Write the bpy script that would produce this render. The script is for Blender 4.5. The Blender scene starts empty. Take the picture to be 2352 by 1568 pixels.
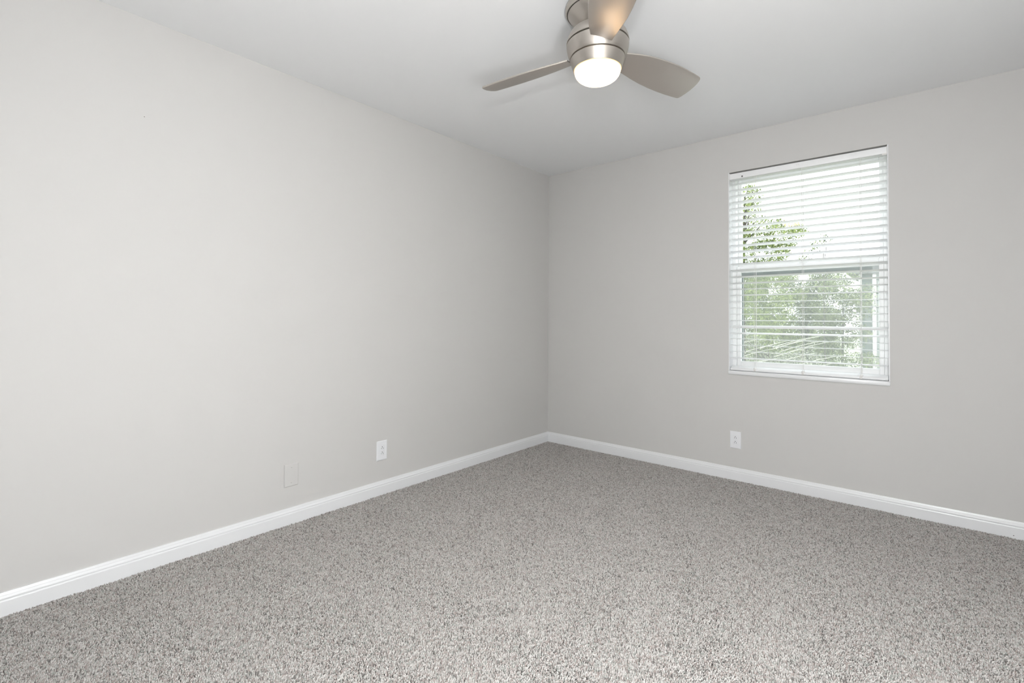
import bpy, bmesh, math, random
import numpy as np
from mathutils import Vector, Matrix

S = bpy.context.scene
C = S.collection
R = math.radians

# ------------------------------------------------------------------ camera
F_PX, CY_PX = 1109.6, 711.2
YAW, PITCH, ROLL = 0.70228, 0.01851, 0.00656
CAM = Vector((2.62575, -3.62217, 1.11676))
cd = bpy.data.cameras.new('camera')
cam = bpy.data.objects.new('camera', cd)
C.objects.link(cam)
cd.sensor_width = 36.0
cd.lens = F_PX * 36.0 / 2352.0
cd.shift_y = (CY_PX - 784.0) / 2352.0
cd.clip_start = 0.02
cd.clip_end = 300
fw = Vector((-math.sin(YAW) * math.cos(PITCH), math.cos(YAW) * math.cos(PITCH), math.sin(PITCH)))
r0 = Vector((math.cos(YAW), math.sin(YAW), 0))
u0 = r0.cross(fw)
rt = math.cos(ROLL) * r0 + math.sin(ROLL) * u0
up = -math.sin(ROLL) * r0 + math.cos(ROLL) * u0
m = Matrix((rt, up, -fw)).transposed().to_4x4()
m.translation = CAM
cam.matrix_world = m
S.camera = cam
S.cycles.use_light_tree = False
S.cycles.caustics_reflective = False

# ------------------------------------------------------------------ view
S.view_settings.view_transform = 'Standard'
S.view_settings.look = 'None'
S.view_settings.gamma = 1.0
S.view_settings.use_curve_mapping = False
S.view_settings.exposure = 0.21

# ------------------------------------------------------------------ sky: even white overcast
w = bpy.data.worlds.new('overcast_sky')
S.world = w
w.use_nodes = True
bg = w.node_tree.nodes['Background']
bg.inputs['Color'].default_value = (0.93, 0.97, 1.0, 1)
bg.inputs['Strength'].default_value = 2.8

# ------------------------------------------------------------------ lights
def add_light(name, kind, loc, energy, color=(1, 1, 1), size=0.1, size_y=None, target=None):
    ld = bpy.data.lights.new(name, kind)
    ld.energy = energy
    ld.color = color
    if kind == 'AREA':
        ld.size = size
        if size_y:
            ld.shape = 'RECTANGLE'
            ld.size_y = size_y
    else:
        ld.shadow_soft_size = size
    o = bpy.data.objects.new(name, ld)
    C.objects.link(o)
    o.location = loc
    if target is not None:
        o.rotation_euler = (Vector(target) - Vector(loc)).to_track_quat('-Z', 'Y').to_euler()
    return o

# the photographer's flash just above the lens: a bare tube (its faint fan shadow lies on the ceiling) and a second, soft one, its low place at the right made up to lift the ceiling
add_light('camera_flash', 'POINT', (CAM.x + 0.03, CAM.y - 0.03, CAM.z + 0.33), 46.0, (0.98, 0.99, 1.0), 0.04)
add_light('diffused_flash', 'POINT', (2.92, -3.36, 0.92), 76.0, (0.98, 0.99, 1.0), 0.22)
# a third head turned up, bounced off the ceiling above the photographer
sp_ = add_light('bounced_flash', 'SPOT', (2.72, -3.45, 1.55), 400.0, (0.98, 0.99, 1.0), 0.05, None, (2.72, -3.5, 2.44))
sp_.data.spot_size = R(95)
sp_.data.spot_blend = 0.6
# added fill lamp in the closed hall, shining in through the doorway behind the camera
add_light('hall_fill_lamp', 'AREA', (2.45, -4.75, 1.35), 14.0, (0.97, 0.985, 1.0), 1.5, 1.9, (1.9, 0.0, 1.25))

# ------------------------------------------------------------------ helpers
def mat(name, color=(0.8, 0.8, 0.8), rough=0.5, metal=0.0, spec=0.5, **kw):
    ma = bpy.data.materials.new(name)
    ma.use_nodes = True
    b = ma.node_tree.nodes['Principled BSDF']
    b.inputs['Base Color'].default_value = (*color, 1)
    b.inputs['Roughness'].default_value = rough
    b.inputs['Metallic'].default_value = metal
    b.inputs['Specular IOR Level'].default_value = spec
    for k, v in kw.items():
        b.inputs[k].default_value = v
    return ma

def add_bump(ma, scale, strength, dist=0.001, detail=3):
    nt = ma.node_tree
    tc = nt.nodes.new('ShaderNodeTexCoord')
    nz = nt.nodes.new('ShaderNodeTexNoise')
    nz.inputs['Scale'].default_value = scale
    nz.inputs['Detail'].default_value = detail
    bp = nt.nodes.new('ShaderNodeBump')
    bp.inputs['Strength'].default_value = strength
    bp.inputs['Distance'].default_value = dist
    nt.links.new(tc.outputs['Object'], nz.inputs['Vector'])
    nt.links.new(nz.outputs['Fac'], bp.inputs['Height'])
    nt.links.new(bp.outputs['Normal'], nt.nodes['Principled BSDF'].inputs['Normal'])

def tint_noise(ma, c1, c2, scale, detail=2):
    nt = ma.node_tree
    tc = nt.nodes.new('ShaderNodeTexCoord')
    nz = nt.nodes.new('ShaderNodeTexNoise')
    nz.inputs['Scale'].default_value = scale
    nz.inputs['Detail'].default_value = detail
    mx = nt.nodes.new('ShaderNodeMix')
    mx.data_type = 'RGBA'
    mx.inputs['A'].default_value = (*c1, 1)
    mx.inputs['B'].default_value = (*c2, 1)
    nt.links.new(tc.outputs['Object'], nz.inputs['Vector'])
    nt.links.new(nz.outputs['Fac'], mx.inputs['Factor'])
    nt.links.new(mx.outputs['Result'], nt.nodes['Principled BSDF'].inputs['Base Color'])

def link(name, me, ma=None, parent=None):
    o = bpy.data.objects.new(name, me)
    C.objects.link(o)
    if ma is not None and not me.materials:
        me.materials.append(ma)
    if parent is not None:
        o.parent = parent
        o.matrix_parent_inverse = Matrix.Translation(-Vector(parent.location)) if parent.type == 'EMPTY' and parent.rotation_euler.to_quaternion().angle < 1e-9 else Matrix.Identity(4)
    return o

def from_bm(name, bm, ma, parent=None, smooth=False, bevel=0.0, seg=2):
    if bevel > 0:
        bmesh.ops.bevel(bm, geom=bm.edges[:], offset=bevel, segments=seg, affect='EDGES', profile=0.5, clamp_overlap=True)
    bmesh.ops.recalc_face_normals(bm, faces=bm.faces[:])
    me = bpy.data.meshes.new(name)
    bm.to_mesh(me)
    bm.free()
    if smooth:
        me.polygons.foreach_set('use_smooth', [True] * len(me.polygons))
        me.set_sharp_from_angle(angle=R(35))
    return link(name, me, ma, parent)

def add_box(bm, x0, x1, y0, y1, z0, z1):
    vs = [bm.verts.new(p) for p in ((x0, y0, z0), (x1, y0, z0), (x1, y1, z0), (x0, y1, z0),
                                    (x0, y0, z1), (x1, y0, z1), (x1, y1, z1), (x0, y1, z1))]
    for f in ((0, 3, 2, 1), (4, 5, 6, 7), (0, 1, 5, 4), (1, 2, 6, 5), (2, 3, 7, 6), (3, 0, 4, 7)):
        bm.faces.new([vs[i] for i in f])

def box(name, x0, x1, y0, y1, z0, z1, ma, parent=None, bevel=0.0, seg=2):
    bm = bmesh.new()
    add_box(bm, x0, x1, y0, y1, z0, z1)
    return from_bm(name, bm, ma, parent, smooth=bevel > 0, bevel=bevel, seg=seg)

def boxes(name, lst, ma, parent=None, bevel=0.0, seg=1):
    bm = bmesh.new()
    for b in lst:
        t = bmesh.new()
        add_box(t, *b)
        if bevel > 0:
            bmesh.ops.bevel(t, geom=t.edges[:], offset=bevel, segments=seg, affect='EDGES', profile=0.5)
        me = bpy.data.meshes.new('tmp')
        t.to_mesh(me)
        t.free()
        bm.from_mesh(me)
        bpy.data.meshes.remove(me)
    return from_bm(name, bm, ma, parent, smooth=bevel > 0)

def lathe(name, prof, cx, cy, ma, parent=None, seg=96):
    bm = bmesh.new()
    rings = []
    for (r, z) in prof:
        if r < 1e-6:
            rings.append([bm.verts.new((cx, cy, z))])
        else:
            rings.append([bm.verts.new((cx + r * math.cos(2 * math.pi * k / seg), cy + r * math.sin(2 * math.pi * k / seg), z)) for k in range(seg)])
    for a, b in zip(rings[:-1], rings[1:]):
        for k in range(seg):
            k2 = (k + 1) % seg
            if len(a) == 1 and len(b) == 1:
                continue
            if len(b) == 1:
                bm.faces.new((a[k], a[k2], b[0]))
            elif len(a) == 1:
                bm.faces.new((a[0], b[k2], b[k]))
            else:
                bm.faces.new((a[k], a[k2], b[k2], b[k]))
    return from_bm(name, bm, ma, parent, smooth=True)

def extrude_profile(name, prof, axis, a0, a1, ma, parent=None):
    """prof: list of (offset from wall, z). axis 'x': runs along x at y = -offset; 'y': runs along y at x = offset"""
    bm = bmesh.new()
    def P(o, z, a):
        return (a, -o, z) if axis == 'x' else (o, a, z)
    A = [bm.verts.new(P(o, z, a0)) for o, z in prof]
    B = [bm.verts.new(P(o, z, a1)) for o, z in prof]
    n = len(prof)
    for i in range(n):
        j = (i + 1) % n
        bm.faces.new((A[i], A[j], B[j], B[i]))
    bm.faces.new(A)
    bm.faces.new(B[::-1])
    return from_bm(name, bm, ma, parent, smooth=False)

def empty(name, loc):
    o = bpy.data.objects.new(name, None)
    C.objects.link(o)
    o.location = loc
    o.empty_display_size = 0.05
    return o

def tag(o, label=None, cat=None, group=None, kind=None):
    if label: o['label'] = label
    if cat: o['category'] = cat
    if group: o['group'] = group
    if kind: o['kind'] = kind
    return o

def struct(o):
    o['kind'] = 'structure'
    return o

def tube(bm, pts, rad, seg=6):
    rings = []
    for i, p in enumerate(pts):
        p = Vector(p)
        a = Vector(pts[max(0, i - 1)])
        b = Vector(pts[min(len(pts) - 1, i + 1)])
        t = (b - a).normalized()
        s = t.cross(Vector((0.31, 0.17, 0.93))).normalized()
        q = t.cross(s)
        rr = rad[i] if isinstance(rad, (list, tuple)) else rad
        rings.append([bm.verts.new(p + rr * (math.cos(2 * math.pi * k / seg) * s + math.sin(2 * math.pi * k / seg) * q)) for k in range(seg)])
    for a, b in zip(rings[:-1], rings[1:]):
        for k in range(seg):
            bm.faces.new((a[k], a[(k + 1) % seg], b[(k + 1) % seg], b[k]))
    bm.faces.new(rings[0][::-1])
    bm.faces.new(rings[-1])

# ------------------------------------------------------------------ materials
M = {}
M['wall'] = mat('greige_wall_paint', (0.594, 0.586, 0.572), 0.75, spec=0.25)
add_bump(M['wall'], 420, 0.06, 0.0006)
M['ceil'] = mat('white_ceiling_paint', (0.87, 0.875, 0.88), 0.9, spec=0.15)
add_bump(M['ceil'], 350, 0.06, 0.0006)
M['trim'] = mat('white_semi_gloss_trim', (0.79, 0.80, 0.81), 0.30)
M['vinyl'] = mat('white_vinyl', (0.90, 0.905, 0.905), 0.35)
M['slat'] = mat('white_faux_wood_slat', (0.89, 0.895, 0.90), 0.4)
M['cord'] = mat('white_cord', (0.85, 0.85, 0.83), 0.8)
M['clear'] = mat('clear_plastic_clip', (0.78, 0.76, 0.74), 0.2)
M['dark'] = mat('dark_recess', (0.02, 0.018, 0.016), 0.6)
M['plate'] = mat('white_plastic_plate', (0.80, 0.81, 0.83), 0.3)
M['slot'] = mat('dark_slot', (0.05, 0.05, 0.05), 0.6)
M['screenframe'] = mat('grey_aluminium_frame', (0.40, 0.43, 0.43), 0.5, spec=0.3)
M['subfloor'] = mat('carpet_backing', (0.22, 0.21, 0.20), 0.95, spec=0.0)
M['hallfloor'] = mat('hall_vinyl_floor', (0.42, 0.40, 0.37), 0.6)

def nickel():
    ma = mat('brushed_nickel', (0.59, 0.55, 0.505), 0.43, metal=1.0)
    nt = ma.node_tree
    b = nt.nodes['Principled BSDF']
    b.inputs['Anisotropic'].default_value = 0.75
    b.inputs['Anisotropic Rotation'].default_value = 0.25
    tg = nt.nodes.new('ShaderNodeTangent')
    tg.direction_type = 'RADIAL'
    tg.axis = 'Z'
    nt.links.new(tg.outputs['Tangent'], b.inputs['Tangent'])
    return ma
M['nickel'] = nickel()
M['blade'] = mat('satin_nickel_blade', (0.50, 0.462, 0.425), 0.42, metal=0.75)

def lamp_mat():
    ma = bpy.data.materials.new('lit_frosted_dome')
    ma.use_nodes = True
    nt = ma.node_tree
    nt.nodes.remove(nt.nodes['Principled BSDF'])
    out = nt.nodes['Material Output']
    em = nt.nodes.new('ShaderNodeEmission')
    geo = nt.nodes.new('ShaderNodeNewGeometry')
    sep = nt.nodes.new('ShaderNodeSeparateXYZ')
    mr = nt.nodes.new('ShaderNodeMapRange')
    mr.inputs['From Min'].default_value = 2.150
    mr.inputs['From Max'].default_value = 2.167
    cr = nt.nodes.new('ShaderNodeMix')
    cr.data_type = 'RGBA'
    cr.inputs['A'].default_value = (9.5, 6.6, 3.7, 1)      # glass right under the bulbs
    cr.inputs['B'].default_value = (2.2, 1.25, 0.50, 1)    # rim held in the metal ring
    nt.links.new(geo.outputs['Position'], sep.inputs[0])
    nt.links.new(sep.outputs['Z'], mr.inputs['Value'])
    nt.links.new(mr.outputs['Result'], cr.inputs['Factor'])
    nt.links.new(cr.outputs['Result'], em.inputs['Color'])
    em.inputs['Strength'].default_value = 1.0
    nt.links.new(em.outputs[0], out.inputs['Surface'])
    return ma
M['lamp'] = lamp_mat()

def glass_mat():
    ma = bpy.data.materials.new('window_glass')
    ma.use_nodes = True
    nt = ma.node_tree
    nt.nodes.remove(nt.nodes['Principled BSDF'])
    out = nt.nodes['Material Output']
    tr = nt.nodes.new('ShaderNodeBsdfTransparent')
    tr.inputs['Color'].default_value = (0.97, 0.985, 0.98, 1)
    gl = nt.nodes.new('ShaderNodeBsdfGlossy')
    gl.inputs['Roughness'].default_value = 0.0
    mx = nt.nodes.new('ShaderNodeMixShader')
    mx.inputs['Fac'].default_value = 0.07
    nt.links.new(tr.outputs[0], mx.inputs[1])
    nt.links.new(gl.outputs[0], mx.inputs[2])
    nt.links.new(mx.outputs[0], out.inputs['Surface'])
    return ma
M['glass'] = glass_mat()

def screen_mat():
    ma = bpy.data.materials.new('insect_screen_mesh')
    ma.use_nodes = True
    nt = ma.node_tree
    nt.nodes.remove(nt.nodes['Principled BSDF'])
    out = nt.nodes['Material Output']
    tr = nt.nodes.new('ShaderNodeBsdfTransparent')
    df = nt.nodes.new('ShaderNodeBsdfTranslucent')
    df.inputs['Color'].default_value = (0.55, 0.57, 0.56, 1)
    mx = nt.nodes.new('ShaderNodeMixShader')
    mx.inputs['Fac'].default_value = 0.27
    nt.links.new(tr.outputs[0], mx.inputs[1])
    nt.links.new(df.outputs[0], mx.inputs[2])
    nt.links.new(mx.outputs[0], out.inputs['Surface'])
    return ma
M['screen'] = screen_mat()

def leaf_mat(name, c1, c2):
    ma = bpy.data.materials.new(name)
    ma.use_nodes = True
    nt = ma.node_tree
    nt.nodes.remove(nt.nodes['Principled BSDF'])
    out = nt.nodes['Material Output']
    geo = nt.nodes.new('ShaderNodeNewGeometry')
    cr = nt.nodes.new('ShaderNodeMix')
    cr.data_type = 'RGBA'
    cr.inputs['A'].default_value = (*c1, 1)
    cr.inputs['B'].default_value = (*c2, 1)
    nt.links.new(geo.outputs['Random Per Island'], cr.inputs['Factor'])
    df = nt.nodes.new('ShaderNodeBsdfDiffuse')
    tl = nt.nodes.new('ShaderNodeBsdfTranslucent')
    mx = nt.nodes.new('ShaderNodeMixShader')
    mx.inputs['Fac'].default_value = 0.4
    nt.links.new(cr.outputs['Result'], df.inputs['Color'])
    nt.links.new(cr.outputs['Result'], tl.inputs['Color'])
    nt.links.new(df.outputs[0], mx.inputs[1])
    nt.links.new(tl.outputs[0], mx.inputs[2])
    nt.links.new(mx.outputs[0], out.inputs['Surface'])
    return ma
M['leaf_a'] = leaf_mat('fresh_green_leaves', (0.07, 0.11, 0.045), (0.50, 0.58, 0.22))
M['leaf_b'] = leaf_mat('mid_green_leaves', (0.05, 0.08, 0.045), (0.42, 0.48, 0.24))
M['leaf_c'] = leaf_mat('grey_green_leaves', (0.10, 0.12, 0.09), (0.60, 0.61, 0.50))
M['bark'] = mat('grey_bark', (0.08, 0.07, 0.06), 0.9)
M['twig'] = mat('pale_dry_twig', (0.62, 0.60, 0.53), 0.8)
M['grass'] = mat('pale_lawn', (0.42, 0.46, 0.33), 0.95, spec=0.1)
tint_noise(M['grass'], (0.32, 0.35, 0.24), (0.50, 0.50, 0.43), 1.6, 4)
M['siding'] = mat('grey_green_siding', (0.17, 0.21, 0.20), 0.7)
M['roof'] = mat('grey_shingle', (0.2, 0.2, 0.2), 0.9)
M['darkglass'] = mat('dark_window_glass', (0.08, 0.09, 0.10), 0.1)

# ------------------------------------------------------------------ room shell
W, L, H = 3.18, 3.71, 2.44        # x width, y length (to the rear), ceiling height
T = 0.19                          # wall thickness
OX0, OX1, OZ0, OZ1 = 1.581, 2.485, 0.735, 2.169      # window opening
DX0, DX1, DZ1 = 2.16, 3.02, 2.05                     # doorway behind the camera

def frame_wall(name, x0, x1, z0, z1, y0, y1, hx0, hx1, hz0, hz1, ma):
    """slab between y0 and y1 with a rectangular hole, welded into one surface"""
    bm = bmesh.new()
    xs, zs = [x0, hx0, hx1, x1], [z0, hz0, hz1, z1]
    V = {}
    for k, y in enumerate((y0, y1)):
        for i, x in enumerate(xs):
            for j, z in enumerate(zs):
                V[k, i, j] = bm.verts.new((x, y, z))
    for i in range(3):
        for j in range(3):
            if (i, j) == (1, 1):
                continue
            if hz0 <= z0 and (i, j) in ((1, 0),):
                continue
            for k in (0, 1):
                bm.faces.new((V[k, i, j], V[k, i + 1, j], V[k, i + 1, j + 1], V[k, i, j + 1]))
    def side(a, b):
        bm.faces.new((V[0, a[0], a[1]], V[0, b[0], b[1]], V[1, b[0], b[1]], V[1, a[0], a[1]]))
    for i in range(3):
        side((i, 3), (i + 1, 3))
        side((i, 0), (i + 1, 0))
        side((0, i), (0, i + 1))
        side((3, i), (3, i + 1))
    side((1, 1), (2, 1)); side((1, 2), (2, 2)); side((1, 1), (1, 2)); side((2, 1), (2, 2))
    return struct(from_bm(name, bm, ma))

struct(box('floor', -T, W + T, -L - 0.12, T, -0.16, -0.013, M['subfloor']))
struct(box('ceiling', -T, W + T, -L - 0.12, T, H, H + 0.12, M['ceil']))
wl = struct(box('wall_left', -T, 0, -L - 0.12, T, -0.013, H, M['wall']))
frame_wall('wall_back', 0, W, -0.013, H, 0, T, OX0, OX1, OZ0, OZ1, M['wall'])
struct(box('wall_right', W, W + T, -L - 0.12, T, -0.013, H, M['wall']))
# wall behind the camera with the doorway
bm = bmesh.new()
add_box(bm, 0, DX0, -L - 0.12, -L, -0.013, H)
add_box(bm, DX1, W, -L - 0.12, -L, -0.013, H)
add_box(bm, DX0, DX1, -L - 0.12, -L, DZ1, H)
struct(from_bm('wall_front', bm, M['wall']))
# short hall beyond the doorway
hy0, hy1 = -5.2, -L - 0.12
struct(box('floor_hall', 1.0, 3.9, hy0, hy1, -0.16, -0.013, M['hallfloor']))
struct(box('ceiling_hall', 1.0, 3.9, hy0, hy1, H, H + 0.12, M['ceil']))
struct(box('wall_hall_left', 0.9, 1.0, hy0, hy1, -0.013, H, M['wall']))
struct(box('wall_hall_right', 3.9, 4.0, hy0, hy1, -0.013, H, M['wall']))
struct(box('wall_hall_back', 0.9, 4.0, hy0 - 0.1, hy0, -0.013, H, M['wall']))
struct(box('wall_hall_front', W + T, 4.0, hy1, hy1 + 0.1, -0.013, H, M['wall']))
# tiny nail hole left in the wall paint
bm = bmesh.new()
bmesh.ops.create_circle(bm, cap_ends=True, radius=0.0022, segments=12, matrix=Matrix.Translation((0.0006, -3.055, 2.002)) @ Matrix.Rotation(R(90), 4, 'Y'))
nh = from_bm('nail_hole', bm, mat('nail_hole_dark', (0.25, 0.24, 0.22), 0.9), wl)

# baseboards
BB = [(0, -0.013), (0.0145, -0.013), (0.0145, 0.052), (0.0135, 0.0555), (0.0115, 0.0570), (0.0115, 0.0590),
      (0.0130, 0.0605), (0.0130, 0.0640), (0.0105, 0.0690), (0.0085, 0.0725), (0.0085, 0.0745), (0.0068, 0.0790),
      (0.0055, 0.0835), (0, 0.0835)]
struct(extrude_profile('baseboard_left', BB, 'y', -L, 0.0, M['trim']))
struct(extrude_profile('baseboard_back', BB, 'x', 0.0, W, M['trim']))
bbr = struct(extrude_profile('baseboard_right', [(W - o, z) for o, z in BB], 'y', -L, 0.0, M['trim']))
bm = bmesh.new()
bmesh.ops.create_circle(bm, cap_ends=True, radius=0.0022, segments=10, matrix=Matrix.Translation((2.985, -0.0149, 0.012)) @ Matrix.Rotation(R(90), 4, 'X'))
from_bm('nail_head', bm, M['slot'], bpy.data.objects['baseboard_back'])

# ------------------------------------------------------------------ window
win = struct(empty('window_1', ((OX0 + OX1) / 2, 0.12, OZ0)))
FY0, FY1 = 0.085, 0.185          # vinyl frame depth range
SZ = OZ0 + 0.026                 # top of the sill board
boxes('jamb_liner', [(OX0, OX0 + 0.005, 0.001, FY0, SZ, OZ1), (OX1 - 0.005, OX1, 0.001, FY0, SZ, OZ1)], M['trim'], win)
box('sill', OX0 - 0.001, OX1 + 0.001, -0.010, FY0, OZ0, SZ, M['trim'], win, bevel=0.003)
fw_ = 0.028
boxes('frame', [(OX0, OX0 + fw_, FY0, FY1, OZ0, OZ1), (OX1 - fw_, OX1, FY0, FY1, OZ0, OZ1),
                (OX0 + fw_, OX1 - fw_, FY0, FY1, OZ1 - fw_, OZ1), (OX0 + fw_, OX1 - fw_, FY0, FY1, OZ0, OZ0 + 0.055)],
      M['vinyl'], win, bevel=0.002)
def sash(name, x0, x1, y0, y1, z0, z1, bw, top, bot):
    s = boxes(name, [(x0, x0 + bw, y0, y1, z0, z1), (x1 - bw, x1, y0, y1, z0, z1),
                     (x0 + bw, x1 - bw, y0, y1, z1 - top, z1), (x0 + bw, x1 - bw, y0, y1, z0, z0 + bot)],
              M['vinyl'], win, bevel=0.003)
    ym = (y0 + y1) / 2
    p = box('pane', x0 + bw - 0.004, x1 - bw + 0.004, ym - 0.002, ym + 0.002, z0 + bot - 0.004, z1 - top + 0.004, M['glass'])
    p.parent = s
    return s
MZ = 1.492
us = sash('upper_sash', OX0 + fw_, OX1 - fw_, 0.140, 0.172, MZ - 0.030, OZ1 - fw_, 0.024, 0.026, 0.060)
ls = sash('lower_sash', OX0 + fw_, OX1 - fw_, 0.102, 0.134, OZ0 + 0.052, MZ + 0.012, 0.026, 0.044, 0.036)
lk = boxes('sash_lock', [(2.00, 2.05, 0.104, 0.124, MZ + 0.012, MZ + 0.024)], M['vinyl'], bevel=0.003)
lk.parent = ls
sf = boxes('insect_screen', [(OX0 + 0.026, OX0 + 0.052, 0.176, 0.190, OZ0 + 0.045, 1.470), (OX1 - 0.052, OX1 - 0.026, 0.176, 0.190, OZ0 + 0.045, 1.470),
                             (OX0 + 0.052, OX1 - 0.052, 0.176, 0.190, 1.436, 1.470), (OX0 + 0.052, OX1 - 0.052, 0.176, 0.190, OZ0 + 0.045, OZ0 + 0.07)],
           M['screenframe'], win)
me = bpy.data.meshes.new('screen_mesh')
me.from_pydata([(OX0 + 0.05, 0.183, OZ0 + 0.06), (OX1 - 0.05, 0.183, OZ0 + 0.06), (OX1 - 0.05, 0.183, 1.45), (OX0 + 0.05, 0.183, 1.45)], [], [(0, 1, 2, 3)])
sm = link('screen_mesh', me, M['screen'])
sm.parent = sf

# ------------------------------------------------------------------ blind
bl = empty('window_blind', ((OX0 + OX1) / 2, 0.03, SZ))
tag(bl, 'white two-inch horizontal slat blind hung inside the window opening', 'blind')
BX0, BX1 = OX0 + 0.009, OX1 - 0.009
BYC = 0.036
hr = box('head_rail', BX0 - 0.003, BX1 + 0.003, 0.004, 0.060, 2.119, 2.1595, M['slat'], bl, bevel=0.0015)
vb = boxes('mounting_bracket', [(OX0 + 0.0055, OX0 + 0.008, 0.004, 0.06, 2.115, 2.1635)], M['clear'], bl)
vb = boxes('mounting_bracket', [(OX1 - 0.008, OX1 - 0.0055, 0.004, 0.06, 2.115, 2.1635), (OX1 - 0.030, OX1 - 0.008, 0.003, 0.0045, 2.110, 2.120)], M['clear'], bl)
tl = box('tilt_slot', 1.668, 1.676, 0.0030, 0.0045, 2.125, 2.135, M['slot'])
tl.parent = hr
tl.matrix_parent_inverse = hr.matrix_basis.inverted()
for kx in (2.006, 2.016):
    q = box('valance_clip', kx, kx + 0.004, 0.003, 0.0045, 2.142, 2.145, M['clear'])
    q.parent = hr
rng = random.Random(4)
def slat_mesh(name):
    bm = bmesh.new()
    n = 8
    half = 0.025
    th = 0.0028
    top, bot = [], []
    for i in range(n + 1):
        t = -1 + 2 * i / n
        cz = 0.0022 * (1 - t * t)
        e = th / 2 * (1 - 0.75 * abs(t) ** 6)
        top.append((t * half, cz + e))
        bot.append((t * half, cz - e))
    loop = top + bot[::-1]
    hl = (BX1 - BX0) / 2
    A = [bm.verts.new((-hl, y, z)) for y, z in loop]
    B = [bm.verts.new((hl, y, z)) for y, z in loop]
    for i in range(len(loop)):
        j = (i + 1) % len(loop)
        bm.faces.new((A[i], A[j], B[j], B[i]))
    bm.faces.new(A)
    bm.faces.new(B[::-1])
    bmesh.ops.recalc_face_normals(bm, faces=bm.faces[:])
    me = bpy.data.meshes.new(name)
    bm.to_mesh(me)
    bm.free()
    me.polygons.foreach_set('use_smooth', [True] * len(me.polygons))
    me.set_sharp_from_angle(angle=R(40))
    me.materials.append(M['slat'])
    return me
sme = slat_mesh('slat')
NS = 29
TILT = [3, 7, 8, 13, 12, 12, 12, 10, 12, 12, 13, 13, 12, 12, 14, 9, 8, 4, -9, -4, -5, -3, -3, -22, -12, 2, 3, 3, -5]
for i in range(NS):
    z = 2.087 - 0.0442 * i + rng.uniform(-0.0015, 0.0015)
    o = link('slat', sme, None)
    o.parent = bl
    o.location = (0, BYC - bl.location.y, z - bl.location.z)
    # room-side edge raised
    o.rotation_euler = (-R(TILT[i] + rng.uniform(-0.6, 0.6)), rng.uniform(-0.0015, 0.0015), 0)
# bottom rail, tipped with its room-side edge resting on the sill
bm = bmesh.new()
hl = (BX1 - BX0) / 2
add_box(bm, -hl, hl, -0.026, 0.026, -0.0065, 0.0065)
RAIL = Matrix.Translation(((BX0 + BX1) / 2, BYC, 0.7785)) @ Matrix.Rotation(R(19), 4, 'X')
bmesh.ops.transform(bm, matrix=RAIL, verts=bm.verts[:])
from_bm('bottom_rail', bm, M['slat'], bl, smooth=True, bevel=0.0025)
LAD = (1.748, 2.036, 2.345)
for x in LAD:
    for y in (BYC - 0.0275, BYC + 0.0275):
        bm = bmesh.new()
        tube(bm, [(x, y, 0.790 if y > BYC else 0.777), (x, y, 1.4), (x, y, 2.121)], 0.0011, 6)
        from_bm('ladder_cord', bm, M['cord'], bl, smooth=True)
    bm = bmesh.new()
    tube(bm, [(x + 0.006, BYC - 0.010, 0.782), (x + 0.006, BYC - 0.010, 1.4), (x + 0.006, BYC - 0.010, 2.121)], 0.0010, 6)
    from_bm('lift_cord', bm, M['cord'], bl, smooth=True)
    # rounded clip holding the cords on the rail, with a small tab over its edge
    lx = x - (BX0 + BX1) / 2
    bm = bmesh.new()
    bmesh.ops.create_cone(bm, cap_ends=True, segments=20, radius1=0.011, radius2=0.008, depth=0.005,
                          matrix=RAIL @ Matrix.Translation((lx, -0.012, 0.0088)))
    from_bm('cord_button', bm, M['clear'], bl, smooth=True)
    bm = bmesh.new()
    add_box(bm, lx - 0.006, lx + 0.006, -0.0285, -0.0255, -0.007, 0.0075)
    bmesh.ops.transform(bm, matrix=RAIL, verts=bm.verts[:])
    from_bm('cord_tab', bm, M['clear'], bl, smooth=True, bevel=0.001)
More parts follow.
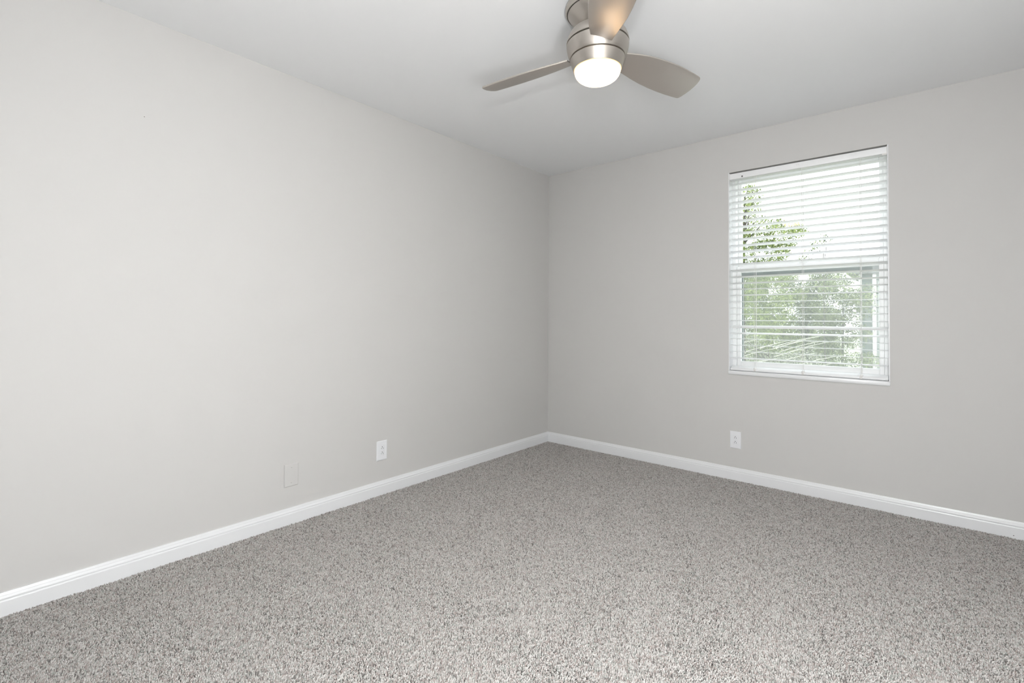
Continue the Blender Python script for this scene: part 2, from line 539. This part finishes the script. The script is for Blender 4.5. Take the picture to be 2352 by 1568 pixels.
# ------------------------------------------------------------------ outlets
def wall_plate(kind, wall, a, zc, w_, h_, label, cat, group=None):
    """a: centre along the wall. Built facing -Y around the origin, then turned onto its wall."""
    e = empty(kind, (0, 0, 0))
    tag(e, label, cat, group)
    pm = M['plate'] if kind == 'wall_outlet' else M['wall']
    bm = bmesh.new()
    t = 0.0055
    x, z = w_ / 2, h_ / 2
    i = 0.004
    vs0 = [bm.verts.new(p) for p in ((-x, 0, -z), (x, 0, -z), (x, 0, z), (-x, 0, z))]
    vs1 = [bm.verts.new(p) for p in ((-x, -t * .55, -z), (x, -t * .55, -z), (x, -t * .55, z), (-x, -t * .55, z))]
    vs2 = [bm.verts.new(p) for p in ((-x + i, -t, -z + i), (x - i, -t, -z + i), (x - i, -t, z - i), (-x + i, -t, z - i))]
    for A, B in ((vs0, vs1), (vs1, vs2)):
        for k in range(4):
            bm.faces.new((A[k], A[(k + 1) % 4], B[(k + 1) % 4], B[k]))
    bm.faces.new(vs2)
    bm.faces.new(vs0[::-1])
    parts = [from_bm('plate', bm, pm)]
    if kind == 'wall_outlet':
        rc = box('receptacle', -0.0168, 0.0168, -t - 0.0012, -t + 0.001, -0.0335, 0.0335, M['plate'], bevel=0.0008)
        parts.append(rc)
        for zz in (0.0155, -0.0175):
            bm = bmesh.new()
            bmesh.ops.create_cone(bm, cap_ends=True, segments=14, radius1=0.0027, radius2=0.0027, depth=0.0008,
                                  matrix=Matrix.Translation((0, -t - 0.0013, zz + 0.0075)) @ Matrix.Rotation(R(90), 4, 'X'))
            g = from_bm('ground_hole', bm, M['slot'])
            g.parent = rc
            for sx, hh in ((-0.0063, 0.0038), (0.0063, 0.0046)):
                s = box('slot', sx - 0.0011, sx + 0.0011, -t - 0.0017, -t - 0.0009, zz - hh - 0.0015, zz + hh - 0.0015, M['slot'])
                s.parent = rc
    else:
        for zz in (-0.041, 0.041):
            bm = bmesh.new()
            bmesh.ops.create_cone(bm, cap_ends=True, segments=16, radius1=0.0036, radius2=0.0026, depth=0.0012,
                                  matrix=Matrix.Translation((0, -t - 0.0005, zz)) @ Matrix.Rotation(R(90), 4, 'X'))
            sc = from_bm('screw', bm, M['wall'], smooth=True)
            sl = box('screw_slot', -0.0026, 0.0026, -t - 0.0013, -t - 0.0009, zz - 0.0004, zz + 0.0004, M['slot'])
            sl.parent = sc
            parts.append(sc)
    for p in parts:
        p.parent = e
    if wall == 'back':
        e.location = (a, -0.0002, zc)
    else:
        e.location = (0.0002, a, zc)
        e.rotation_euler = (0, 0, R(90))
    return e
wall_plate('wall_outlet', 'back', 1.6265, 0.277, 0.072, 0.118, 'white duplex outlet on the wall below the window', 'outlet', 'wall outlets')
wall_plate('wall_outlet', 'left', -1.795, 0.2745, 0.076, 0.122, 'white duplex outlet on the left wall near the baseboard', 'outlet', 'wall outlets')
wall_plate('blank_cover_plate', 'left', -2.374, 0.259, 0.077, 0.122, 'blank cover plate painted the wall colour beside the left outlet', 'cover plate')

# ------------------------------------------------------------------ ceiling fan
HX, HY, HZ = 1.5916, -1.8520, 2.2413
fan = empty('ceiling_fan', (HX, HY, H))
tag(fan, 'brushed nickel flush-mount ceiling fan with three blades and lit frosted dome', 'ceiling fan')
lathe('canopy', [(0, H - 0.001), (0.132, H - 0.001), (0.1345, 2.434), (0.1355, 2.424), (0.1345, 2.414), (0.1310, 2.4075), (0.1285, 2.4065), (0.1275, 2.410)], HX, HY, M['nickel'], fan)
lathe('neck', [(0.1240, 2.412), (0.1255, 2.4055), (0.1225, 2.400), (0.100, 2.375), (0.074, 2.348), (0.060, 2.333), (0.060, 2.328)], HX, HY, M['nickel'], fan)
lathe('motor_core', [(0, 2.41), (0.1262, 2.4095), (0.1262, 2.4065), (0.058, 2.345), (0.050, 2.30), (0.122, 2.29), (0.122, 2.262), (0.107, 2.225), (0.103, 2.205), (0, 2.205)], HX, HY, M['dark'], fan)
lathe('upper_housing', [(0.056, 2.3335), (0.090, 2.3330), (0.104, 2.3300), (0.1140, 2.3225), (0.1215, 2.3110), (0.1275, 2.2960), (0.1305, 2.2830), (0.1308, 2.2790), (0.1300, 2.2780), (0.1215, 2.2775)], HX, HY, M['nickel'], fan)
lathe('motor_band', [(0.1215, 2.2722), (0.1298, 2.2718), (0.1306, 2.2705), (0.1296, 2.2600), (0.1262, 2.2440), (0.1210, 2.2280), (0.1165, 2.2168), (0.1155, 2.2160), (0.106, 2.2155)], HX, HY, M['nickel'], fan)
lathe('light_ring', [(0.106, 2.2118), (0.1132, 2.2113), (0.1141, 2.2100), (0.1110, 2.1980), (0.1060, 2.1830), (0.1005, 2.1680), (0.0993, 2.1665), (0.0978, 2.1670), (0.0970, 2.1720), (0.0970, 2.1800)], HX, HY, M['nickel'], fan)
lathe('light_dome', [(0.0960, 2.178), (0.0966, 2.164), (0.0945, 2.154), (0.0905, 2.145), (0.0840, 2.1365), (0.0740, 2.1290), (0.0570, 2.1225), (0.0330, 2.1190), (0, 2.1180)], HX, HY, M['lamp'], fan)

OUT = [(0.124, -0.034), (0.185, -0.0430), (0.235, -0.0465), (0.280, -0.0470), (0.335, -0.0440), (0.384, -0.0392), (0.430, -0.0325), (0.475, -0.0235), (0.515, -0.0145),
       (0.545, -0.0068), (0.553, -0.0040), (0.5585, 0.0010), (0.5625, 0.012), (0.5650, 0.030), (0.5640, 0.050), (0.5600, 0.075), (0.5530, 0.098), (0.5450, 0.118), (0.5400, 0.1275),
       (0.5345, 0.1325), (0.5265, 0.1340), (0.500, 0.1330), (0.450, 0.1295), (0.397, 0.1235), (0.340, 0.1145), (0.281, 0.1025), (0.225, 0.0875), (0.175, 0.0720), (0.118, 0.0545),
       (0.124, 0.030), (0.127, 0.012), (0.127, -0.012)]
def blade_mesh():
    bm = bmesh.new()
    th = 0.0080
    def sag(r):          # blades droop a touch towards the tip
        return 0.0
    top = [bm.verts.new((r, s, th / 2 + sag(r))) for r, s in OUT]
    bot = [bm.verts.new((r, s, -th / 2 + sag(r))) for r, s in OUT]
    ft = bm.faces.new(top)
    fb = bm.faces.new(bot[::-1])
    n = len(OUT)
    for i in range(n):
        j = (i + 1) % n
        bm.faces.new((top[j], top[i], bot[i], bot[j]))
    bmesh.ops.recalc_face_normals(bm, faces=bm.faces[:])
    ed = [e for e in bm.edges if (e in ft.edges or e in fb.edges)]
    bmesh.ops.bevel(bm, geom=ed, offset=0.0026, segments=3, affect='EDGES', profile=0.5)
    me = bpy.data.meshes.new('blade')
    bm.to_mesh(me)
    bm.free()
    me.polygons.foreach_set('use_smooth', [True] * len(me.polygons))
    me.set_sharp_from_angle(angle=R(40))
    me.materials.append(M['blade'])
    return me
bme = blade_mesh()
PHI, PIT = R(62.4955), R(-17.965)
for k in range(3):
    o = link('blade', bme, None)
    o.parent = fan
    o.matrix_local = Matrix.Translation((0, 0, HZ - H)) @ Matrix.Rotation(PHI + k * 2 * math.pi / 3, 4, 'Z') @ Matrix.Rotation(PIT, 4, 'X')

# ------------------------------------------------------------------ carpet: cut pile tufts
def carpet():
    rs = np.random.RandomState(11)
    sp = 0.0038
    nx, ny = int((W - 0.030) / sp), int((L - 0.015) / sp)
    gx, gy = np.meshgrid(np.arange(nx), np.arange(ny), indexing='ij')
    gx = gx.ravel(); gy = gy.ravel()
    x = 0.0155 + (gx + 0.5 + rs.uniform(-.42, .42, gx.size)) * sp
    y = -0.0155 - (gy + 0.5 + rs.uniform(-.42, .42, gx.size)) * sp
    n = x.size
    # vacuum strokes: the pile leans one way or the other in long soft-edged bands
    def band(a, wdt, ph, warp):
        u = x * math.cos(a) + y * math.sin(a)
        v = -x * math.sin(a) + y * math.cos(a)
        return np.tanh(2.2 * np.sin(2 * np.pi * (u + warp * np.sin(v * 1.7 + ph)) / wdt + ph))
    left = band(R(88), 0.40, 0.7, 0.05)
    right = band(R(28), 0.46, 2.1, 0.07)
    wgt = 1 / (1 + np.exp(-(x - 1.45 + 0.25 * (y + 1.5)) * 5))
    lean = left * (1 - wgt) + right * wgt
    low = (np.sin(x * 3.1 + 1.3 * np.sin(y * 2.3)) * np.sin(y * 2.7 + 0.8))
    lean = 0.9 * lean + 0.3 * low
    la = R(40)                              # lean axis: towards / away from the door
    ldx, ldy = math.sin(la), -math.cos(la)
    tilt = R(23) * lean
    jx = rs.normal(0, R(17), n); jy = rs.normal(0, R(17), n)
    # lean vector (dx,dy): rotate about x by -dy, about y by dx
    rx = -(tilt * ldy) + jx
    ry = (tilt * ldx) + jy
    rot = np.stack([rx, ry, rs.uniform(-0.5, 0.5, n)], 1)
    # small clumps of yarn at different heights
    cell = 0.0075
    cx = np.floor(x / cell).astype(np.int64); cyi = np.floor(-y / cell).astype(np.int64)
    hsh = (cx * 73856093 ^ cyi * 19349663) & 0xFFFF
    tab = rs.uniform(0, 1, 65536)
    cl = tab[hsh]
    scl = 0.90 + 0.16 * rs.uniform(0, 1, n) + 0.10 * (cl - 0.5)
    # yarn colours
    pal = np.array([(0.56, 0.545, 0.525), (0.44, 0.415, 0.395), (0.37, 0.325, 0.305), (0.20, 0.19, 0.18), (0.385, 0.395, 0.37)])
    k = rs.choice(5, n, p=[.34, .24, .17, .12, .13])
    kc = np.searchsorted(np.cumsum([.34, .24, .17, .12]), tab[(hsh * 31 + 7) & 0xFFFF])
    use = rs.uniform(0, 1, n) < 0.45
    k = np.where(use, kc, k)
    col = pal[k] * 0.97 * (0.9 + 0.2 * rs.uniform(0, 1, n))[:, None]
    me = bpy.data.meshes.new('carpet')
    me.vertices.add(n)
    z = np.full(n, -0.0125)
    me.vertices.foreach_set('co', np.stack([x, y, z], 1).astype(np.float32).ravel())
    a = me.attributes.new('rot', 'FLOAT_VECTOR', 'POINT'); a.data.foreach_set('vector', rot.astype(np.float32).ravel())
    a = me.attributes.new('scl', 'FLOAT', 'POINT'); a.data.foreach_set('value', scl.astype(np.float32))
    a = me.attributes.new('tint', 'FLOAT_VECTOR', 'POINT'); a.data.foreach_set('vector', col.astype(np.float32).ravel())
    ma = bpy.data.materials.new('speckled_carpet_yarn')
    ma.use_nodes = True
    nt = ma.node_tree
    at = nt.nodes.new('ShaderNodeAttribute')
    at.attribute_type = 'INSTANCER'
    at.attribute_name = 'tint'
    b = nt.nodes['Principled BSDF']
    b.inputs['Roughness'].default_value = 0.9
    b.inputs['Specular IOR Level'].default_value = 0.1
    nt.links.new(at.outputs['Vector'], b.inputs['Base Color'])
    o = link('carpet', me, ma)
    ng = bpy.data.node_groups.new('carpet_tufts', 'GeometryNodeTree')
    ng.interface.new_socket('Geometry', in_out='INPUT', socket_type='NodeSocketGeometry')
    ng.interface.new_socket('Geometry', in_out='OUTPUT', socket_type='NodeSocketGeometry')
    N = ng.nodes
    gi = N.new('NodeGroupInput'); go = N.new('NodeGroupOutput')
    m2p = N.new('GeometryNodeMeshToPoints')
    cone = N.new('GeometryNodeMeshCone')
    cone.fill_type = 'NGON'
    cone.inputs['Vertices'].default_value = 5
    cone.inputs['Side Segments'].default_value = 1
    cone.inputs['Radius Top'].default_value = 0.0014
    cone.inputs['Radius Bottom'].default_value = 0.0027
    cone.inputs['Depth'].default_value = 0.0125
    ss = N.new('GeometryNodeSetShadeSmooth')
    sm_ = N.new('GeometryNodeSetMaterial'); sm_.inputs['Material'].default_value = ma
    iop = N.new('GeometryNodeInstanceOnPoints')
    nr = N.new('GeometryNodeInputNamedAttribute'); nr.data_type = 'FLOAT_VECTOR'; nr.inputs['Name'].default_value = 'rot'
    e2r = N.new('FunctionNodeEulerToRotation')
    nsn = N.new('GeometryNodeInputNamedAttribute'); nsn.data_type = 'FLOAT'; nsn.inputs['Name'].default_value = 'scl'
    Lk = ng.links.new
    Lk(gi.outputs[0], m2p.inputs['Mesh'])
    Lk(m2p.outputs[0], iop.inputs['Points'])
    Lk(cone.outputs['Mesh'], ss.inputs['Geometry'])
    Lk(ss.outputs[0], sm_.inputs['Geometry'])
    Lk(sm_.outputs[0], iop.inputs['Instance'])
    Lk(nr.outputs['Attribute'], e2r.inputs[0])
    Lk(e2r.outputs[0], iop.inputs['Rotation'])
    Lk(nsn.outputs['Attribute'], iop.inputs['Scale'])
    Lk(iop.outputs[0], go.inputs[0])
    md = o.modifiers.new('tufts', 'NODES')
    md.node_group = ng
    tag(o, 'speckled grey-beige cut pile carpet covering the whole floor', 'carpet', kind='stuff')
    return o
carpet()

# ------------------------------------------------------------------ outdoors
struct(box('ground', -30, 30, T + 0.3, 70, -1.2, -0.9, M['grass']))

def leaves(name, centres, per, leaf, ma, parent, seed):
    """leaf clusters: centres = (x, y, z, rx, ry, rz, count factor)"""
    rs = np.random.RandomState(seed)
    V, Fc = [], []
    base = 0
    for (cx, cy, cz, rx, ry, rz, k) in centres:
        n = int(per * k)
        d = rs.normal(size=(n, 3)); d /= np.linalg.norm(d, axis=1)[:, None]
        rr = rs.uniform(0.15, 1, n) ** 0.45
        p = d * rr[:, None] * np.array([rx, ry, rz]) + np.array([cx, cy, cz])
        ax = rs.normal(size=(n, 3)); ax[:, 2] -= 0.35; ax /= np.linalg.norm(ax, axis=1)[:, None]
        sd = np.cross(ax, rs.normal(size=(n, 3))); sd /= np.linalg.norm(sd, axis=1)[:, None]
        nm = np.cross(ax, sd)
        sz = leaf * rs.uniform(0.6, 1.3, n)[:, None]
        a = p - ax * sz * .5
        c = p + ax * sz * .5
        b_ = p + sd * sz * .24 + nm * sz * .10
        d_ = p - sd * sz * .24 + nm * sz * .10
        V.append(np.stack([a, b_, c, d_], 1).reshape(-1, 3))
        idx = base + np.arange(n) * 4
        Fc.append(np.stack([np.stack([idx, idx + 1, idx + 2], 1), np.stack([idx, idx + 2, idx + 3], 1)], 1).reshape(-1, 3))
        base += 4 * n
    V = np.concatenate(V); Fc = np.concatenate(Fc)
    me = bpy.data.meshes.new(name)
    me.from_pydata(V.tolist(), [], Fc.tolist())
    o = link(name, me, ma, parent)
    o['kind'] = 'stuff'
    return o

def tree(name, base, top, centres, per, leaf, ma, label, seed, cat='tree', trunk_r=0.06, group=None):
    e = empty(name, base)
    tag(e, label, cat, group)
    bm = bmesh.new()
    b = Vector(base); t = Vector(top)
    pts = [b + (t - b) * f + Vector((0.04 * math.sin(5 * f + seed), 0.03 * math.cos(4 * f), 0)) * (1 - f) for f in (0, .25, .5, .75, 1)]
    tube(bm, pts, [trunk_r * (1 - 0.85 * f) for f in (0, .25, .5, .75, 1)], 8)
    from_bm('trunk', bm, M['bark'], e, smooth=True)
    rs = random.Random(seed)
    for c in centres[:14]:
        ctr = Vector(c[:3])
        f = min(0.9, max(0.15, (ctr.z - 0.35 - b.z) / max(0.1, (t.z - b.z))))
        s = b + (t - b) * f
        mid = (s + ctr) / 2 + Vector((rs.uniform(-.05, .05), 0, rs.uniform(0, .08)))
        bm = bmesh.new()
        tube(bm, [s, mid, ctr, ctr + (ctr - mid) * 0.5], [q * min(1, trunk_r / 0.05) for q in (0.016, 0.011, 0.006, 0.002)], 5)
        from_bm('branch', bm, M['bark'], e, smooth=True)
    leaves('foliage', centres, per, leaf, ma, e, seed + 50)
    return e

# slender tree close to the window, left half of the view
cs = []
rs_ = random.Random(3)
for (z, xl, xr) in ((3.80, -.10, .06), (3.62, -.15, .10), (3.42, -.25, .12), (3.22, -.30, .22), (3.02, -.35, .35), (2.84, -.4, .80), (2.66, -.4, .88), (2.48, -.45, .74), (2.30, -.45, .66),
                    (2.12, -.45, .5), (1.94, -.45, .62), (1.74, -.45, .55), (1.5, -.45, .6), (1.25, -.45, .6), (1.0, -.45, .6), (.75, -.45, .5)):
    nb = max(2, int((xr - xl) / .16))
    for q in range(nb):
        cs.append((xl + (xr - xl) * (q + rs_.uniform(.2, .8)) / nb, 7.0 + rs_.uniform(-.3, .3), z + rs_.uniform(-.07, .07) + .10 * (q / nb), 0.16, 0.25, 0.115, 0.55 if z > 2.9 else 1.0))
tree('slender_tree', (-0.15, 7.0, -0.9), (-0.12, 7.0, 3.7), cs, 230, 0.048, M['leaf_a'], 'fresh green young tree with open crown outside the window, left', 21)
# thin sprays of a second sapling in the middle
cs = [(1.20, 6.0, 2.30, .13, .15, .06, .30), (1.30, 6.0, 2.42, .14, .15, .07, .45), (1.42, 6.05, 2.50, .12, .12, .06, .4), (1.36, 6.05, 2.60, .07, .12, .05, .15), (1.06, 6.05, 2.20, .14, .2, .05, .35),
      (1.52, 6.0, 2.10, .13, .15, .05, .3), (1.64, 6.05, 2.17, .09, .1, .05, .15), (1.36, 6.0, 1.75, .25, .2, .12, .8), (1.62, 6.0, 1.60, .22, .2, .14, .9)]
tree('sapling', (1.42, 6.0, -0.9), (1.38, 6.0, 2.4), cs, 110, 0.045, M['leaf_b'], 'sparse sapling with thin leafy sprays outside the middle of the window', 33, trunk_r=0.014)
# hedge-like shrubs behind
hb_ = [(-1.75, 9.9, 1.20, 'leaf_b', 'dense mid green shrub behind the slender tree, far left outside'),
       (-0.25, 10.1, 1.20, 'leaf_a', 'dense light green shrub outside the window, left of centre'),
       (1.25, 9.9, 1.10, 'leaf_b', 'dense dark green shrub outside the window, right of centre')]
for i, (x, y, z, mk, lb) in enumerate(hb_):
    cs = []
    rr = random.Random(60 + i)
    for q in range(64):
        zz = -1.75 + 2.75 * (q + rr.random()) / 64
        cs.append((x + rr.uniform(-.50, .50), y + rr.uniform(-.4, .4), z + zz + rr.uniform(-.1, .1), .24, .24, .20, 1))
    tree('shrub', (x, y, -0.9), (x, y, z + .5), cs, 300, 0.052, M[mk], lb, 70 + i, cat='shrub', trunk_r=0.05, group='shrubs outside the window')
for i, (x, mk, lb) in enumerate([(-1.5, 'leaf_a', 'tall bright green shrub of the rear row outside, left'), (0.2, 'leaf_b', 'tall green shrub of the rear row outside, right')]):
    cs = []
    rr = random.Random(160 + i)
    for q in range(80):
        cs.append((x + rr.uniform(-.58, .58), 12.0 + rr.uniform(-.25, .25), -.8 + 3.25 * (q + rr.random()) / 80, .26, .2, .24, 1))
    tree('shrub', (x, 12.0, -0.9), (x, 12.0, 1.9), cs, 260, 0.062, M[mk], lb, 170 + i, cat='shrub', trunk_r=0.05, group='shrubs outside the window')
# low silvery shrub in front with pale arching stems
e = tree('arching_shrub', (0.75, 5.0, -0.9), (0.75, 5.0, 0.7), [(0.75 + rs_.uniform(-.9, .75), 5.0 + rs_.uniform(-.3, .3), 0.62 + rs_.uniform(-.5, .42), .26, .2, .14, 1) for _ in range(16)],
         300, 0.032, M['leaf_c'], 'low silvery shrub with pale arching stems close under the window', 91, cat='shrub', trunk_r=0.03)
for k in range(26):
    x0 = -0.1 + rs_.uniform(0, 1.3)
    z0 = 0.30 + rs_.uniform(-.15, .45)
    ln = rs_.uniform(.35, .8)
    yy = 4.7 + rs_.uniform(-.2, .25)
    bm = bmesh.new()
    tube(bm, [(x0 + ln * f, yy, z0 + ln * (.42 * f - .10 * f * f)) for f in (0, .25, .5, .75, 1)], [.005, .0048, .004, .003, .001], 5)
    from_bm('arching_stem', bm, M['twig'], e, smooth=True)

# neighbouring house glimpsed at the right
hs = empty('neighbour_house', (3.5, 13.0, -0.9))
tag(hs, 'grey-green sided house glimpsed through the right of the window', 'house')
box('wall', 1.30, 6.0, 13.0, 17.0, -0.9, 2.42, M['siding'], hs)
for k in range(22):
    box('siding_board', 1.30, 6.0, 12.978, 13.0, -0.9 + 0.15 * k, -0.9 + 0.15 * k + 0.143, M['siding'], hs)
box('corner_trim', 1.30, 1.38, 12.965, 13.02, -0.9, 2.42, M['vinyl'], hs)
box('downspout', 1.615, 1.70, 12.90, 12.972, -0.9, 2.40, M['vinyl'], hs, bevel=0.01)
wn = boxes('window', [(1.74, 1.80, 12.94, 12.985, 0.7, 2.2), (2.60, 2.66, 12.94, 12.985, 0.7, 2.2), (1.80, 2.60, 12.94, 12.985, 0.7, 0.76), (1.80, 2.60, 12.94, 12.985, 2.14, 2.2)], M['screenframe'], hs)
pn = box('pane', 1.80, 2.60, 12.955, 12.97, 0.76, 2.14, M['darkglass'])
pn.parent = wn
pn.matrix_parent_inverse = wn.matrix_world.inverted() if False else Matrix.Translation(-Vector(hs.location)) @ Matrix.Translation(Vector(hs.location))
bm = bmesh.new()
A = [(1.05, 12.7, 2.42), (6.25, 12.7, 2.42), (6.25, 17.3, 2.42), (1.05, 17.3, 2.42), (1.05, 12.7, 2.50), (6.25, 12.7, 2.50), (6.25, 17.3, 2.50), (1.05, 17.3, 2.50)]
vv = [bm.verts.new(p) for p in A]
rA = bm.verts.new((2.9, 15.0, 2.95)); rB = bm.verts.new((4.4, 15.0, 2.95))
for f in ((0, 1, 2, 3), (0, 1, 5, 4), (1, 2, 6, 5), (2, 3, 7, 6), (3, 0, 4, 7)):
    bm.faces.new([vv[i] for i in f])
bm.faces.new((vv[4], vv[5], rB, rA)); bm.faces.new((vv[5], vv[6], rB)); bm.faces.new((vv[6], vv[7], rA, rB)); bm.faces.new((vv[7], vv[4], rA))
from_bm('roof', bm, M['roof'], hs)
